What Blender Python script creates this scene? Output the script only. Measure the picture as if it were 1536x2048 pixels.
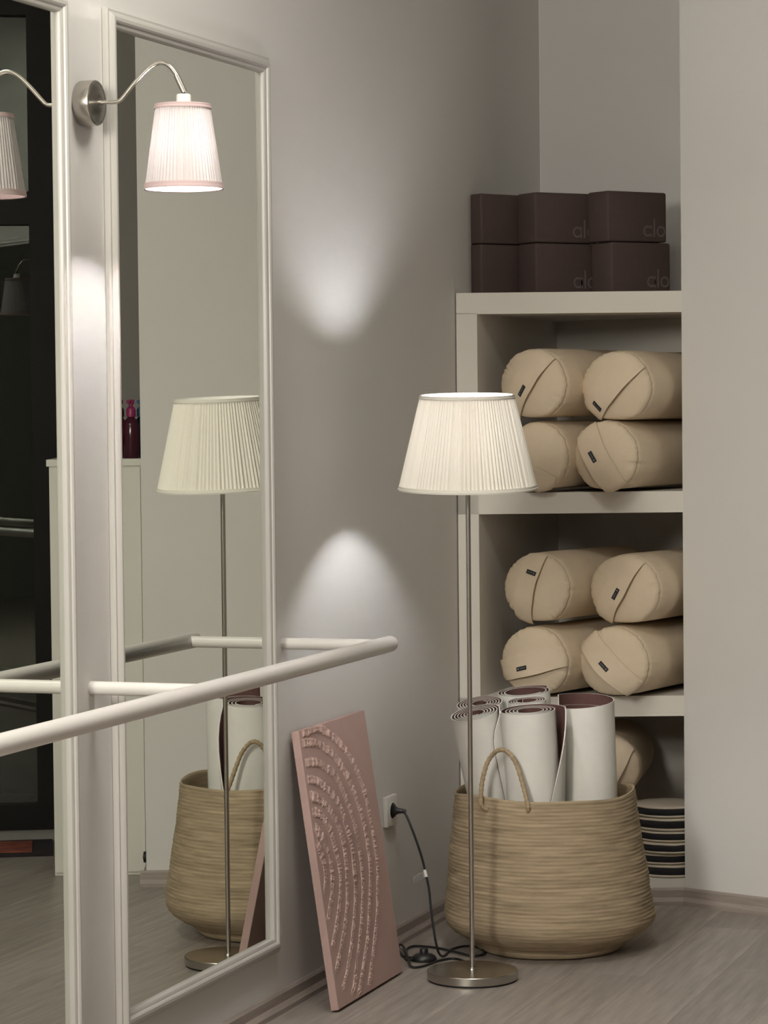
import bpy, bmesh, math, random
from mathutils import Vector, Matrix, noise

# ------------------------------------------------------------------ clear
for o in list(bpy.data.objects):
    bpy.data.objects.remove(o, do_unlink=True)
SC = bpy.context.scene
COL = SC.collection
PI = math.pi

# ------------------------------------------------------------------ camera
# world frame: mirror wall is the plane x = 0, y runs along it, z is up, metres
YAW, PITCH, ROLL = 0.3364, 0.0386, -0.0105
cam_d = bpy.data.cameras.new('camera')
cam_d.sensor_fit = 'VERTICAL'
cam_d.sensor_height = 36.0
cam_d.lens = 5532.86 / 2048 * 36.0
cam_d.clip_start = 0.05
cam = bpy.data.objects.new('camera', cam_d)
COL.objects.link(cam)
_f = Vector((-math.sin(YAW) * math.cos(PITCH), math.cos(YAW) * math.cos(PITCH), -math.sin(PITCH)))
_r = Vector((math.cos(YAW), math.sin(YAW), 0))
_u = _r.cross(_f)
_r2 = math.cos(ROLL) * _r + math.sin(ROLL) * _u
_u2 = -math.sin(ROLL) * _r + math.cos(ROLL) * _u
m = Matrix((( _r2.x, _u2.x, -_f.x), (_r2.y, _u2.y, -_f.y), (_r2.z, _u2.z, -_f.z))).to_4x4()
m.translation = (2.5468, 0.0, 1.5257)
cam.matrix_world = m
SC.camera = cam
FW = Vector((-math.sin(YAW), math.cos(YAW), 0))      # horizontal view direction
RT = Vector((math.cos(YAW), math.sin(YAW), 0))       # horizontal right

# ------------------------------------------------------------------ world, exposure
w = bpy.data.worlds.new('night')
SC.world = w
w.use_nodes = True
w.node_tree.nodes['Background'].inputs[0].default_value = (0.25, 0.35, 0.6, 1)
w.node_tree.nodes['Background'].inputs[1].default_value = 0.003
SC.view_settings.view_transform = 'Standard'
SC.view_settings.look = 'None'
SC.view_settings.exposure = 0.2
SC.view_settings.gamma = 1.0
SC.view_settings.use_curve_mapping = False
SC.cycles.max_bounces = 8
SC.cycles.diffuse_bounces = 4
SC.cycles.glossy_bounces = 4
SC.cycles.transmission_bounces = 4
SC.cycles.transparent_max_bounces = 8
SC.cycles.sample_clamp_indirect = 4.0
SC.cycles.use_adaptive_sampling = True
SC.cycles.use_light_tree = False
SC.cycles.adaptive_threshold = 0.04
SC.cycles.caustics_reflective = False
SC.cycles.caustics_refractive = False

# bulb emission strengths (W / m2 / sr)
E_FLOOR = 282.0
E_SCONCE = 540.0
E_FILL_GLOBE = 53.0  # added fill globes, never in view
E_FILL_PANEL = 16.0  # added overhead fill disc, never in view

# ------------------------------------------------------------------ materials
def srgb(r, g, b):
    f = lambda c: (c / 12.92 if c <= 0.04045 else ((c + 0.055) / 1.055) ** 2.4)
    return (f(r / 255), f(g / 255), f(b / 255), 1.0)

def new_mat(name):
    mt = bpy.data.materials.new(name)
    mt.use_nodes = True
    nt = mt.node_tree
    return mt, nt, nt.nodes['Principled BSDF']

def basic(name, col, rough=0.6, metal=0.0, noise_scale=0, noise_amt=0.08, bump=0.0, bump_scale=80, stretch=(1, 1, 1), coords='Object', spec=0.5, objrand=0.0, aniso=0.0):
    mt, nt, b = new_mat(name)
    L = nt.links
    b.inputs['Base Color'].default_value = (*col[:3], 1)
    b.inputs['Roughness'].default_value = rough
    b.inputs['Metallic'].default_value = metal
    b.inputs['Specular IOR Level'].default_value = spec
    b.inputs['Anisotropic'].default_value = aniso
    tc = nt.nodes.new('ShaderNodeTexCoord')
    mp = nt.nodes.new('ShaderNodeMapping')
    mp.inputs['Scale'].default_value = stretch
    L.new(tc.outputs[coords], mp.inputs[0])
    if noise_scale:
        n = nt.nodes.new('ShaderNodeTexNoise')
        n.inputs['Scale'].default_value = noise_scale
        n.inputs['Detail'].default_value = 6
        n.inputs['Roughness'].default_value = 0.6
        L.new(mp.outputs[0], n.inputs['Vector'])
        r = nt.nodes.new('ShaderNodeMapRange')
        r.inputs['From Min'].default_value = 0.25
        r.inputs['From Max'].default_value = 0.75
        r.inputs['To Min'].default_value = 1 - noise_amt
        r.inputs['To Max'].default_value = 1 + noise_amt
        L.new(n.outputs['Fac'], r.inputs['Value'])
        val = r.outputs[0]
        if objrand:
            oi = nt.nodes.new('ShaderNodeObjectInfo')
            r2 = nt.nodes.new('ShaderNodeMapRange')
            r2.inputs['To Min'].default_value = 1 - objrand
            r2.inputs['To Max'].default_value = 1 + objrand
            L.new(oi.outputs['Random'], r2.inputs['Value'])
            mu = nt.nodes.new('ShaderNodeMath'); mu.operation = 'MULTIPLY'
            L.new(val, mu.inputs[0]); L.new(r2.outputs[0], mu.inputs[1])
            val = mu.outputs[0]
        vm = nt.nodes.new('ShaderNodeVectorMath'); vm.operation = 'SCALE'
        vm.inputs[0].default_value = col[:3]
        L.new(val, vm.inputs['Scale'])
        L.new(vm.outputs[0], b.inputs['Base Color'])
    if bump:
        n2 = nt.nodes.new('ShaderNodeTexNoise')
        n2.inputs['Scale'].default_value = bump_scale
        n2.inputs['Detail'].default_value = 4
        L.new(mp.outputs[0], n2.inputs['Vector'])
        bp = nt.nodes.new('ShaderNodeBump')
        bp.inputs['Strength'].default_value = bump
        bp.inputs['Distance'].default_value = 0.002
        L.new(n2.outputs['Fac'], bp.inputs['Height'])
        L.new(bp.outputs[0], b.inputs['Normal'])
    return mt

def emit_mat(name, col, strength):
    mt, nt, b = new_mat(name)
    b.inputs['Base Color'].default_value = (0.9, 0.9, 0.9, 1)
    b.inputs['Emission Color'].default_value = (*col[:3], 1)
    b.inputs['Emission Strength'].default_value = strength
    return mt

def shade_mat(name, col, tcol, fac_lo, fac_hi):
    """thin pleated cloth: part of the light goes through; folds lying double let less through"""
    mt, nt, b = new_mat(name)
    L = nt.links
    nt.nodes.remove(b)
    out = nt.nodes['Material Output']
    d = nt.nodes.new('ShaderNodeBsdfDiffuse'); d.inputs[0].default_value = (*col, 1)
    t = nt.nodes.new('ShaderNodeBsdfTranslucent'); t.inputs[0].default_value = (*tcol, 1)
    a = nt.nodes.new('ShaderNodeAttribute'); a.attribute_name = 'fold'
    r = nt.nodes.new('ShaderNodeMapRange')
    r.inputs['To Min'].default_value = fac_lo
    r.inputs['To Max'].default_value = fac_hi
    L.new(a.outputs['Fac'], r.inputs['Value'])
    mx = nt.nodes.new('ShaderNodeMixShader')
    L.new(r.outputs[0], mx.inputs[0]); L.new(d.outputs[0], mx.inputs[1]); L.new(t.outputs[0], mx.inputs[2])
    L.new(mx.outputs[0], out.inputs[0])
    return mt

def pane_mat(name):
    mt, nt, b = new_mat(name)
    L = nt.links
    nt.nodes.remove(b)
    out = nt.nodes['Material Output']
    tr = nt.nodes.new('ShaderNodeBsdfTransparent'); tr.inputs[0].default_value = (0.6, 0.62, 0.6, 1)
    g = nt.nodes.new('ShaderNodeBsdfGlossy'); g.inputs['Roughness'].default_value = 0.0
    g.inputs[0].default_value = (0.9, 0.95, 0.9, 1)
    fr = nt.nodes.new('ShaderNodeFresnel'); fr.inputs[0].default_value = 1.85
    mx = nt.nodes.new('ShaderNodeMixShader')
    L.new(fr.outputs[0], mx.inputs[0]); L.new(tr.outputs[0], mx.inputs[1]); L.new(g.outputs[0], mx.inputs[2])
    L.new(mx.outputs[0], out.inputs[0])
    return mt

M = {}
M['wall'] = basic('wall_paint', (0.72, 0.70, 0.675), 0.75, noise_scale=3, noise_amt=0.015, bump=0.12, bump_scale=220)
M['grey'] = basic('grey_wall_paint', (0.235, 0.222, 0.205), 0.8, noise_scale=3, noise_amt=0.02)
M['ceiling'] = basic('ceiling_paint', (0.48, 0.465, 0.44), 0.9, noise_scale=3, noise_amt=0.01)
M['shelf'] = basic('shelf_paint', (0.74, 0.70, 0.64), 0.6, noise_scale=4, noise_amt=0.015, bump=0.08, bump_scale=150)
M['wood'] = basic('laminate', (0.30, 0.265, 0.235), 0.42, noise_scale=5, noise_amt=0.30, bump=0.05, bump_scale=60, stretch=(9, 0.7, 1), objrand=0.09)
M['skirt'] = basic('baseboard_wood', (0.33, 0.28, 0.25), 0.5, noise_scale=10, noise_amt=0.15, stretch=(1, 1, 14))
M['frame'] = basic('frame_gloss_white', (0.53, 0.51, 0.48), 0.32, noise_scale=5, noise_amt=0.01)
M['bar'] = basic('barre_white', (0.74, 0.71, 0.68), 0.3, noise_scale=5, noise_amt=0.01)
mm, nt_, b_ = new_mat('mirror_silver')
b_.inputs['Base Color'].default_value = (0.80, 0.82, 0.765, 1); b_.inputs['Metallic'].default_value = 1; b_.inputs['Roughness'].default_value = 0.0
M['mirror'] = mm
M['nickel'] = basic('brushed_nickel', (0.50, 0.47, 0.43), 0.27, 1.0, noise_scale=30, noise_amt=0.05, stretch=(1, 1, 30), aniso=0.4)
M['black'] = basic('black_plastic', (0.012, 0.012, 0.013), 0.4)
M['rubber'] = basic('black_rubber', (0.006, 0.006, 0.006), 0.7)
M['whiteplastic'] = basic('white_plastic', (0.78, 0.76, 0.72), 0.35)
M['shade_f'] = shade_mat('floor_shade_cloth', (0.86, 0.82, 0.74), (0.86, 0.80, 0.69), 0.004, 0.031)
M['shade_s'] = shade_mat('sconce_shade_cloth', (0.64, 0.59, 0.585), (0.92, 0.865, 0.85), 0.0004, 0.0115)
M['trim_f'] = basic('floor_shade_tape', (0.80, 0.77, 0.70), 0.8, bump=0.2, bump_scale=900)
M['trim_s'] = basic('sconce_shade_tape', (0.62, 0.47, 0.47), 0.8, bump=0.2, bump_scale=900)
M['bulb_f'] = emit_mat('bulb_glow', (0.97, 0.98, 1.0), E_FLOOR)
M['bulb_s'] = emit_mat('sconce_bulb_glow', (1.0, 0.96, 0.95), E_SCONCE)
M['globe'] = emit_mat('fill_globe_glow', (1.0, 0.965, 0.87), E_FILL_GLOBE)
M['panel'] = emit_mat('ceiling_fill_glow', (1.0, 0.965, 0.87), E_FILL_PANEL)
M['cotton'] = basic('bolster_cotton', (0.735, 0.61, 0.455), 0.9, noise_scale=12, noise_amt=0.05, bump=0.35, bump_scale=500, spec=0.2)
M['strap'] = basic('strap_cotton', (0.755, 0.625, 0.47), 0.9, noise_scale=14, noise_amt=0.05, bump=0.4, bump_scale=600, spec=0.2)
M['labelblack'] = basic('woven_label', (0.012, 0.012, 0.016), 0.6)
M['print'] = basic('label_print', (0.33, 0.33, 0.33), 0.7)
M['foam'] = basic('block_foam', (0.080, 0.055, 0.049), 0.8, noise_scale=60, noise_amt=0.06, bump=0.15, bump_scale=700, spec=0.25)
M['foamprint'] = basic('block_print', (0.135, 0.108, 0.10), 0.6)
M['matw'] = basic('mat_cream', (0.81, 0.795, 0.75), 0.75, noise_scale=20, noise_amt=0.03, bump=0.25, bump_scale=400, spec=0.25)
M['matm'] = basic('mat_maroon', (0.115, 0.058, 0.052), 0.8, noise_scale=20, noise_amt=0.06, bump=0.2, bump_scale=400, spec=0.25)
M['jute'] = basic('jute', (0.50, 0.395, 0.265), 0.92, noise_scale=9, noise_amt=0.30, bump=0.8, bump_scale=420, stretch=(1, 1, 9), spec=0.15)
M['rope'] = basic('jute_rope', (0.40, 0.31, 0.20), 0.95, noise_scale=120, noise_amt=0.3, bump=0.8, bump_scale=500, spec=0.1)
M['pink'] = basic('canvas_pink', (0.46, 0.315, 0.285), 0.75, noise_scale=8, noise_amt=0.05, bump=0.3, bump_scale=350)
M['paste'] = basic('relief_pink', (0.47, 0.325, 0.29), 0.6, noise_scale=60, noise_amt=0.08, bump=0.5, bump_scale=250)
M['cushion'] = basic('cushion_linen', (0.60, 0.53, 0.43), 0.9, noise_scale=14, noise_amt=0.06, bump=0.3, bump_scale=500)
M['cushionblack'] = basic('cushion_band', (0.010, 0.010, 0.011), 0.85)
M['cab'] = basic('cabinet_white', (0.70, 0.69, 0.63), 0.5, noise_scale=3, noise_amt=0.01)
M['winframe'] = basic('dark_window_frame', (0.006, 0.005, 0.0045), 0.6, spec=0.2)
M['pane'] = pane_mat('night_pane')
M['bpink'] = basic('bottle_pink', (0.05, 0.006, 0.016), 0.15)
M['cpink'] = basic('cap_pink', (0.26, 0.02, 0.10), 0.35)
M['bblue'] = basic('bottle_blue', (0.008, 0.018, 0.05), 0.15)
M['cblue'] = basic('cap_blue', (0.04, 0.10, 0.20), 0.35)
M['rug'] = basic('rug_red', (0.22, 0.055, 0.035), 0.95, noise_scale=14, noise_amt=0.6, bump=0.5, bump_scale=300)
M['fringe'] = basic('rug_border', (0.02, 0.015, 0.018), 0.95)
M['film'] = basic('clear_tag', (0.55, 0.54, 0.50), 0.3)

# ------------------------------------------------------------------ mesh helpers
def mesh_obj(name, verts, faces, mat, parent=None, smooth=False, attr=None, sharp=None):
    me = bpy.data.meshes.new(name)
    me.from_pydata([tuple(v) for v in verts], [], faces)
    me.validate()
    bm = bmesh.new(); bm.from_mesh(me)
    bmesh.ops.recalc_face_normals(bm, faces=bm.faces)
    bm.to_mesh(me); bm.free()
    if attr is not None:
        a = me.attributes.new('fold', 'FLOAT', 'POINT')
        for i, v in enumerate(attr):
            a.data[i].value = v
    if smooth:
        me.polygons.foreach_set('use_smooth', [True] * len(me.polygons))
        if sharp:
            me.set_sharp_from_angle(angle=math.radians(sharp))
    me.materials.append(mat)
    o = bpy.data.objects.new(name, me)
    COL.objects.link(o)
    if parent is not None:
        o.parent = parent
    return o

def tag(o, label=None, cat=None, group=None, kind=None):
    if label: o['label'] = label
    if cat: o['category'] = cat
    if group: o['group'] = group
    if kind: o['kind'] = kind
    return o

def thing(name, label, cat, loc=(0, 0, 0), rot=(0, 0, 0), group=None):
    o = bpy.data.objects.new(name, None)
    o.empty_display_size = 0.05
    COL.objects.link(o)
    o.location = loc
    o.rotation_euler = rot
    return tag(o, label, cat, group)

class MB:
    """collects pieces of ONE part"""
    def __init__(s): s.v = []; s.f = []
    def add(s, v, f):
        k = len(s.v); s.v += [Vector(p) for p in v]; s.f += [tuple(i + k for i in q) for q in f]; return s
    def prism(s, poly, z0, z1):
        n = len(poly)
        v = [(x, y, z0) for x, y in poly] + [(x, y, z1) for x, y in poly]
        f = [tuple(reversed(range(n))), tuple(range(n, 2 * n))] + [(i, (i + 1) % n, (i + 1) % n + n, i + n) for i in range(n)]
        return s.add(v, f)
    def box(s, a, b):
        return s.prism([(a[0], a[1]), (b[0], a[1]), (b[0], b[1]), (a[0], b[1])], a[2], b[2])
    def lathe(s, prof, n=48, center=(0, 0, 0), axis='z', cap=True):
        v = []; f = []
        for (r, z) in prof:
            for i in range(n):
                t = 2 * PI * i / n
                if axis == 'z': p = (r * math.cos(t), r * math.sin(t), z)
                else: p = (z, r * math.cos(t), r * math.sin(t))
                v.append(Vector(p) + Vector(center))
        for j in range(len(prof) - 1):
            for i in range(n):
                f.append((j * n + i, j * n + (i + 1) % n, (j + 1) * n + (i + 1) % n, (j + 1) * n + i))
        if cap:
            if prof[0][0] > 1e-6: f.append(tuple(reversed(range(n))))
            if prof[-1][0] > 1e-6: f.append(tuple(range((len(prof) - 1) * n, len(prof) * n)))
        return s.add(v, f)
    def tube(s, path, r, n=10, caps=True):
        P = [Vector(p) for p in path]
        rs = r if isinstance(r, (list, tuple)) else [r] * len(P)
        v = []; f = []
        T0 = (P[1] - P[0]).normalized()
        up = Vector((0, 0, 1)) if abs(T0.z) < 0.9 else Vector((1, 0, 0))
        N = T0.cross(up).normalized()
        for i, p in enumerate(P):
            T = (P[min(i + 1, len(P) - 1)] - P[max(i - 1, 0)]).normalized()
            N = (N - T * N.dot(T)).normalized(); B = T.cross(N)
            for k in range(n):
                a = 2 * PI * k / n
                v.append(p + (N * math.cos(a) + B * math.sin(a)) * rs[i])
        for i in range(len(P) - 1):
            for k in range(n):
                f.append((i * n + k, i * n + (k + 1) % n, (i + 1) * n + (k + 1) % n, (i + 1) * n + k))
        if caps:
            f.append(tuple(reversed(range(n)))); f.append(tuple(range((len(P) - 1) * n, len(P) * n)))
        return s.add(v, f)
    def build(s, name, mat, parent=None, smooth=False, sharp=40):
        return mesh_obj(name, s.v, s.f, mat, parent, smooth, sharp=sharp)

def catmull(P, k=8):
    P = [Vector(p) for p in P]; out = []
    for i in range(len(P) - 1):
        a = P[max(i - 1, 0)]; b = P[i]; c = P[i + 1]; d = P[min(i + 2, len(P) - 1)]
        for j in range(k):
            t = j / k
            out.append(0.5 * ((2 * b) + (c - a) * t + (2 * a - 5 * b + 4 * c - d) * t * t + (3 * b - a - 3 * c + d) * t ** 3))
    out.append(P[-1]); return out

def bevel_box(name, size, bev, mat, parent=None, loc=(0, 0, 0), seg=3):
    bm = bmesh.new()
    bmesh.ops.create_cube(bm, size=1.0)
    for v in bm.verts: v.co = Vector((v.co.x * size[0], v.co.y * size[1], v.co.z * size[2])) + Vector(loc)
    bmesh.ops.bevel(bm, geom=list(bm.edges), offset=bev, segments=seg, profile=0.5, affect='EDGES')
    me = bpy.data.meshes.new(name); bm.to_mesh(me); bm.free()
    me.polygons.foreach_set('use_smooth', [True] * len(me.polygons)); me.set_sharp_from_angle(angle=math.radians(35))
    me.materials.append(mat)
    o = bpy.data.objects.new(name, me); COL.objects.link(o)
    if parent is not None: o.parent = parent
    return o

def loft_profile(name, prof, corners, mat, parent):
    """mitred picture-frame moulding: prof = (inset from the outer edge, height off the wall), corners = outer rectangle (y0,z0,y1,z1) on x=0"""
    y0, z0, y1, z1 = corners
    n = len(prof); v = []; f = []
    for (sy, sz, cy, cz) in ((1, 1, y0, z0), (-1, 1, y1, z0), (-1, -1, y1, z1), (1, -1, y0, z1)):
        for (ins, h) in prof:
            v.append((h, cy + sy * ins, cz + sz * ins))
    sides = []
    for q in range(4):
        q2 = (q + 1) % 4
        vv = [v[q * n + i] for i in range(n)] + [v[q2 * n + i] for i in range(n)]
        ff = [(i, i + 1, n + i + 1, n + i) for i in range(n - 1)] + [(n - 1, 0, n, 2 * n - 1)] + [tuple(range(n)), tuple(reversed(range(n, 2 * n)))]
        sides.append(mesh_obj('frame_rail', vv, ff, mat, parent, smooth=True, sharp=28))
    return sides

# ------------------------------------------------------------------ the setting
pn = Vector((0.349, 0.937, 0)).normalized()           # away from the room, behind the pillar face
pd = Vector((0.937, -0.349, 0)).normalized()
S0 = Vector((0.0, 7.961, 0)); S1 = Vector((0.641, 8.185, 0))      # front line of the built-in shelf
CORNER = (0.0, 8.904); NB = (0.798, 8.607)
PB = S1 + pd * 0.462
WA = math.radians(26.3)
W0 = Vector((1.87, 8.757, 0)); WT = Vector((-math.cos(WA), math.sin(WA), 0)); WN = Vector((math.sin(WA), math.cos(WA), 0))
def wq(q, d=0.0):
    p = W0 + WT * q + WN * d
    return (p.x, p.y)
CEIL = 3.5

def struct(name, mb, mat, parent=None, smooth=False):
    o = mb.build(name, mat, parent, smooth)
    if parent is None: o['kind'] = 'structure'
    return o

floor = struct('floor', MB().box((-0.3, -2.8, -0.12), (5.4, 9.6, -0.012)), M['skirt'])
# laminate planks, laid along the mirror wall
random.seed(4)
PW, PL = 0.193, 1.28
plank_me = None
def in_room(x, y):
    return y < 9.1
k = 0
for ix in range(27):
    off = (ix * 0.43) % 1.0 * PL
    for iy in range(11):
        x0 = 0.0 + ix * PW; y0 = -2.75 + iy * PL - off
        if y0 > 8.9 or y0 + PL < -2.7 or x0 > 5.0: continue
        if plank_me is None:
            o = MB().box((0.0003, 0.0003, -0.012), (PW - 0.0003, PL - 0.0003, 0.0)).build('plank', M['wood'], floor)
            plank_me = o.data
        else:
            o = bpy.data.objects.new('plank', plank_me); COL.objects.link(o); o.parent = floor
        o.location = (x0, y0, 0)
struct('ceiling', MB().box((-0.3, -2.8, CEIL), (5.4, 9.6, CEIL + 0.1)), M['ceiling'])
struct('wall_left', MB().box((-0.25, -2.8, -0.1), (-0.004, 9.3, CEIL)), M['wall'])
struct('wall_back', MB().prism([CORNER, NB, (NB[0] + 0.2, NB[1] + 0.35), (-0.1, 9.25), (-0.1, 8.904)], -0.1, CEIL), M['wall'])
struct('wall_pillar', MB().prism([(S1.x, S1.y), (PB.x, PB.y), (PB.x + pn.x * 1.0, PB.y + pn.y * 1.0), (NB[0] + 0.19, NB[1] + 0.34), NB], -0.1, CEIL), M['wall'])
# window wall: solid next to the pillar, a tall dark-framed window, solid beyond
wf = MB()
wf.prism([wq(0.62), wq(0.20), wq(0.20, 0.2), wq(0.62, 0.2)], -0.1, CEIL)
wf.prism([wq(-1.5), wq(-3.75), wq(-3.75, 0.2), wq(-1.5, 0.2)], -0.1, CEIL)
wf.prism([wq(0.20), wq(-1.5), wq(-1.5, 0.2), wq(0.20, 0.2)], 2.97, CEIL)
wf.prism([wq(0.20), wq(-1.5), wq(-1.5, 0.2), wq(0.20, 0.2)], -0.1, 0.045)
struct('wall_far', wf, M['grey'])
struct('wall_right', MB().box((5.2, -2.8, -0.1), (5.4, 7.6, CEIL)), M['grey'])
struct('wall_rear', MB().box((-0.3, -3.0, -0.1), (5.4, -2.7, CEIL)), M['grey'])

# window with dark frame and night panes
win = thing('window_1', 'tall dark framed window with black night panes, seen in the left mirror', 'window')
win['kind'] = 'structure'
def wbar(name, q0, q1, z0, z1, d0=-0.02, d1=0.06):
    return MB().prism([wq(q0, d0), wq(q1, d0), wq(q1, d1), wq(q0, d1)], z0, z1).build(name, M['winframe'], win)
wbar('window_jamb', 0.20, 0.045, 0.045, 2.97); wbar('window_jamb', -1.38, -1.5, 0.045, 2.97)
wbar('window_mullion', -0.62, -0.72, 0.13, 2.17)
wbar('window_transom', 0.045, -1.38, 2.17, 2.285)
wbar('window_head', 0.045, -1.38, 2.90, 2.97)
wbar('window_sill', 0.045, -1.38, 0.045, 0.13)
for (qa, qb, za, zb) in ((0.045, -0.62, 0.13, 2.17), (-0.72, -1.38, 0.13, 2.17), (0.045, -1.38, 2.285, 2.90)):
    MB().prism([wq(qa, 0.016), wq(qb, 0.016), wq(qb, 0.022), wq(qa, 0.022)], za, zb).build('pane', M['pane'], win)

# baseboards: stepped wood profile
def skirting(name, a, b, h=0.052):
    a = Vector(a); b = Vector(b); d = (b - a).normalized(); nrm = Vector((d.y, -d.x, 0))   # room side on the right of a->b
    prof = [(0.0, 0), (0.021, 0), (0.021, 0.012), (0.012, 0.024), (0.012, h - 0.006), (0.008, h), (0.0, h)]
    n = len(prof)
    v = [a + nrm * p + Vector((0, 0, z)) for p, z in prof] + [b + nrm * p + Vector((0, 0, z)) for p, z in prof]
    f = [(i, (i + 1) % n, n + (i + 1) % n, n + i) for i in range(n)] + [tuple(range(n)), tuple(reversed(range(n, 2 * n)))]
    o = mesh_obj(name, v, f, M['skirt']); o['kind'] = 'structure'; return o
skirting('baseboard_left', (-0.004, -2.7, 0), (-0.004, 7.965, 0))
skirting('baseboard_back', (S0.x, S0.y, 0), (S1.x, S1.y, 0))
skirting('baseboard_right', (S1.x, S1.y, 0), (PB.x + pd.x * 0.02, PB.y + pd.y * 0.02, 0))
skirting('baseboard_pillar', (PB.x, PB.y, 0), (PB.x + pn.x * 0.9, PB.y + pn.y * 0.9, 0))

# ------------------------------------------------------------------ mirrors
PROF = [(0.0, -0.003), (0.0, 0.006), (0.003, 0.010), (0.008, 0.0105), (0.012, 0.015), (0.019, 0.019), (0.026, 0.019), (0.030, 0.0165), (0.031, 0.013), (0.036, 0.0125), (0.040, 0.010), (0.042, 0.006), (0.042, -0.003)]
def wall_mirror(y0, y1, label):
    t = thing('wall_mirror', label, 'mirror', (0, (y0 + y1) / 2, 0.155), group='framed mirrors on the wall')
    off = Vector((0, (y0 + y1) / 2, 0.155))
    rails = loft_profile('frame_rail', PROF, (y0 - off.y, 0.0, y1 - off.y, 2.392 - 0.155), M['frame'], t)
    MB().box((-0.003, y0 - off.y + 0.03, 0.03), (0.0, y1 - off.y - 0.03, 2.392 - 0.155 - 0.03)).build('mirror_glass', M['mirror'], t)
    return t
wall_mirror(5.479, 6.430, 'tall white framed mirror reflecting the floor lamp and basket')
wall_mirror(4.34, 5.286, 'white framed mirror at the left edge reflecting a dark window')

# ------------------------------------------------------------------ barre
t = thing('ballet_barre', 'white ballet barre on round wall rods crossing both mirrors', 'barre', (0, 5.38, 0.926))
def rel(pts, t): return [Vector(p) - t.location for p in pts]
bx = 0.268
cap = [(0, 6.56), (0.004, 6.573), (0.010, 6.583), (0.02, 6.588)]
path = [(bx, 3.2, 0.926), (bx, 4.8, 0.926), (bx, 6.0, 0.926), (bx, 6.552, 0.926), (bx, 6.560, 0.926), (bx, 6.567, 0.926), (bx, 6.572, 0.926)]
MB().tube(rel(path, t), [0.0205, 0.0205, 0.0205, 0.0205, 0.019, 0.015, 0.008], 32).build('handrail', M['bar'], t, True)
for y in (4.2, 5.377, 6.506):
    MB().tube(rel([(-0.004, y, 0.926), (0.255, y, 0.926)], t), 0.0148, 24).build('wall_rod', M['bar'], t, True)

# ------------------------------------------------------------------ pleated shade
def pleated(name, r0, r1, z0, z1, n, depth, mat, parent, seed=1, rows=10):
    rnd = random.Random(seed)
    per = 4; N = n * per
    wob = [rnd.uniform(-0.35, 0.35) for _ in range(n)]
    dep = [rnd.uniform(0.6, 1.25) for _ in range(n)]
    den = [rnd.uniform(0.0, 1.0) for _ in range(n)]
    v = []; a = []; f = []
    for j in range(rows + 1):
        s = j / rows
        for i in range(N):
            p, q = divmod(i, per)
            ang = 2 * PI * (p + (q + wob[p] * (0 < q)) / per) / n
            fold = (0.0, 0.55, 1.0, 0.45)[q]
            r = r0 + (r1 - r0) * s + depth * dep[p] * fold * (1 - 0.25 * s)
            v.append((r * math.cos(ang), r * math.sin(ang), z0 + (z1 - z0) * s))
            a.append(min(1, 0.75 * fold * (0.4 + 0.6 * den[p]) + 0.25 * den[p]))
    for j in range(rows):
        for i in range(N):
            f.append((j * N + i, j * N + (i + 1) % N, (j + 1) * N + (i + 1) % N, (j + 1) * N + i))
    return mesh_obj(name, v, f, mat, parent, smooth=False, attr=a)

def ring_band(name, r0, r1, z0, z1, mat, parent, th=0.0025, n=72):
    pr = [(r0 - th, z0), (r0 + th, z0 - 0.001), (r0 + th * 1.4, (z0 * 2 + z1) / 3), (r0 * 0.4 + r1 * 0.6 + th * 0.9, (z0 + z1) / 2), (r1 + th * 1.3, (z0 + 2 * z1) / 3), (r1 + th, z1 + 0.001), (r1 - th, z1)]
    mb = MB().lathe(pr + [pr[0]], n, cap=False)
    return mb.build(name, mat, parent, True, 60)

# ------------------------------------------------------------------ floor lamp
LX, LY = 0.3496, 6.955
t = thing('floor_lamp', 'nickel floor lamp with white pleated shade standing before the basket', 'floor lamp', (LX, LY, 0))
MB().lathe([(0.117, 0.0), (0.117, 0.005)], 64).build('base_pad', M['rubber'], t)
base = MB().lathe([(0.1195, 0.005), (0.1206, 0.006), (0.1206, 0.0255), (0.1195, 0.0268), (0.0, 0.0275)], 96).build('base', M['nickel'], t, True, 25)
MB().lathe([(0.012, 0.027), (0.011, 0.030), (0.0075, 0.031), (0.0065, 0.033)], 24).build('pole_collar', M['nickel'], t, True)
MB().lathe([(0.0064, 0.028), (0.0064, 1.365)], 24).build('pole', M['nickel'], t, True)
MB().lathe([(0.014, 1.35), (0.016, 1.355), (0.016, 1.405), (0.013, 1.41)], 24).build('lamp_socket', M['whiteplastic'], t, True)
MB().lathe([(0.0, 1.405), (0.012, 1.407), (0.014, 1.417), (0.026, 1.437), (0.030, 1.453), (0.027, 1.468), (0.016, 1.480), (0.0, 1.484)], 24, cap=False).build('bulb', M['bulb_f'], t, True)
# the shade hangs a little askew, tipped towards the room
tilt = math.radians(2.9)
shade = pleated('lamp_shade', 0.1785, 0.1205, -0.1215, 0.1225, 104, 0.0042, M['shade_f'], t, 3)
shade.location = (0, 0, 1.4268)
shade.rotation_mode = 'AXIS_ANGLE'
shade.rotation_axis_angle = (tilt, RT.x, RT.y, RT.z)
ring_band('shade_trim', 0.1822, 0.1800, -0.1245, -0.1145, M['trim_f'], shade)
ring_band('shade_trim', 0.1235, 0.1222, 0.1150, 0.1235, M['trim_f'], shade)
for i in range(3):
    a = 2 * PI * i / 3 + 0.4
    MB().tube([(0.015 * math.cos(a), 0.015 * math.sin(a), -0.03), (0.06 * math.cos(a), 0.06 * math.sin(a), -0.035), (0.176 * math.cos(a), 0.176 * math.sin(a), -0.119)], 0.0012, 6).build('carrier_wire', M['whiteplastic'], shade, True)
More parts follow.
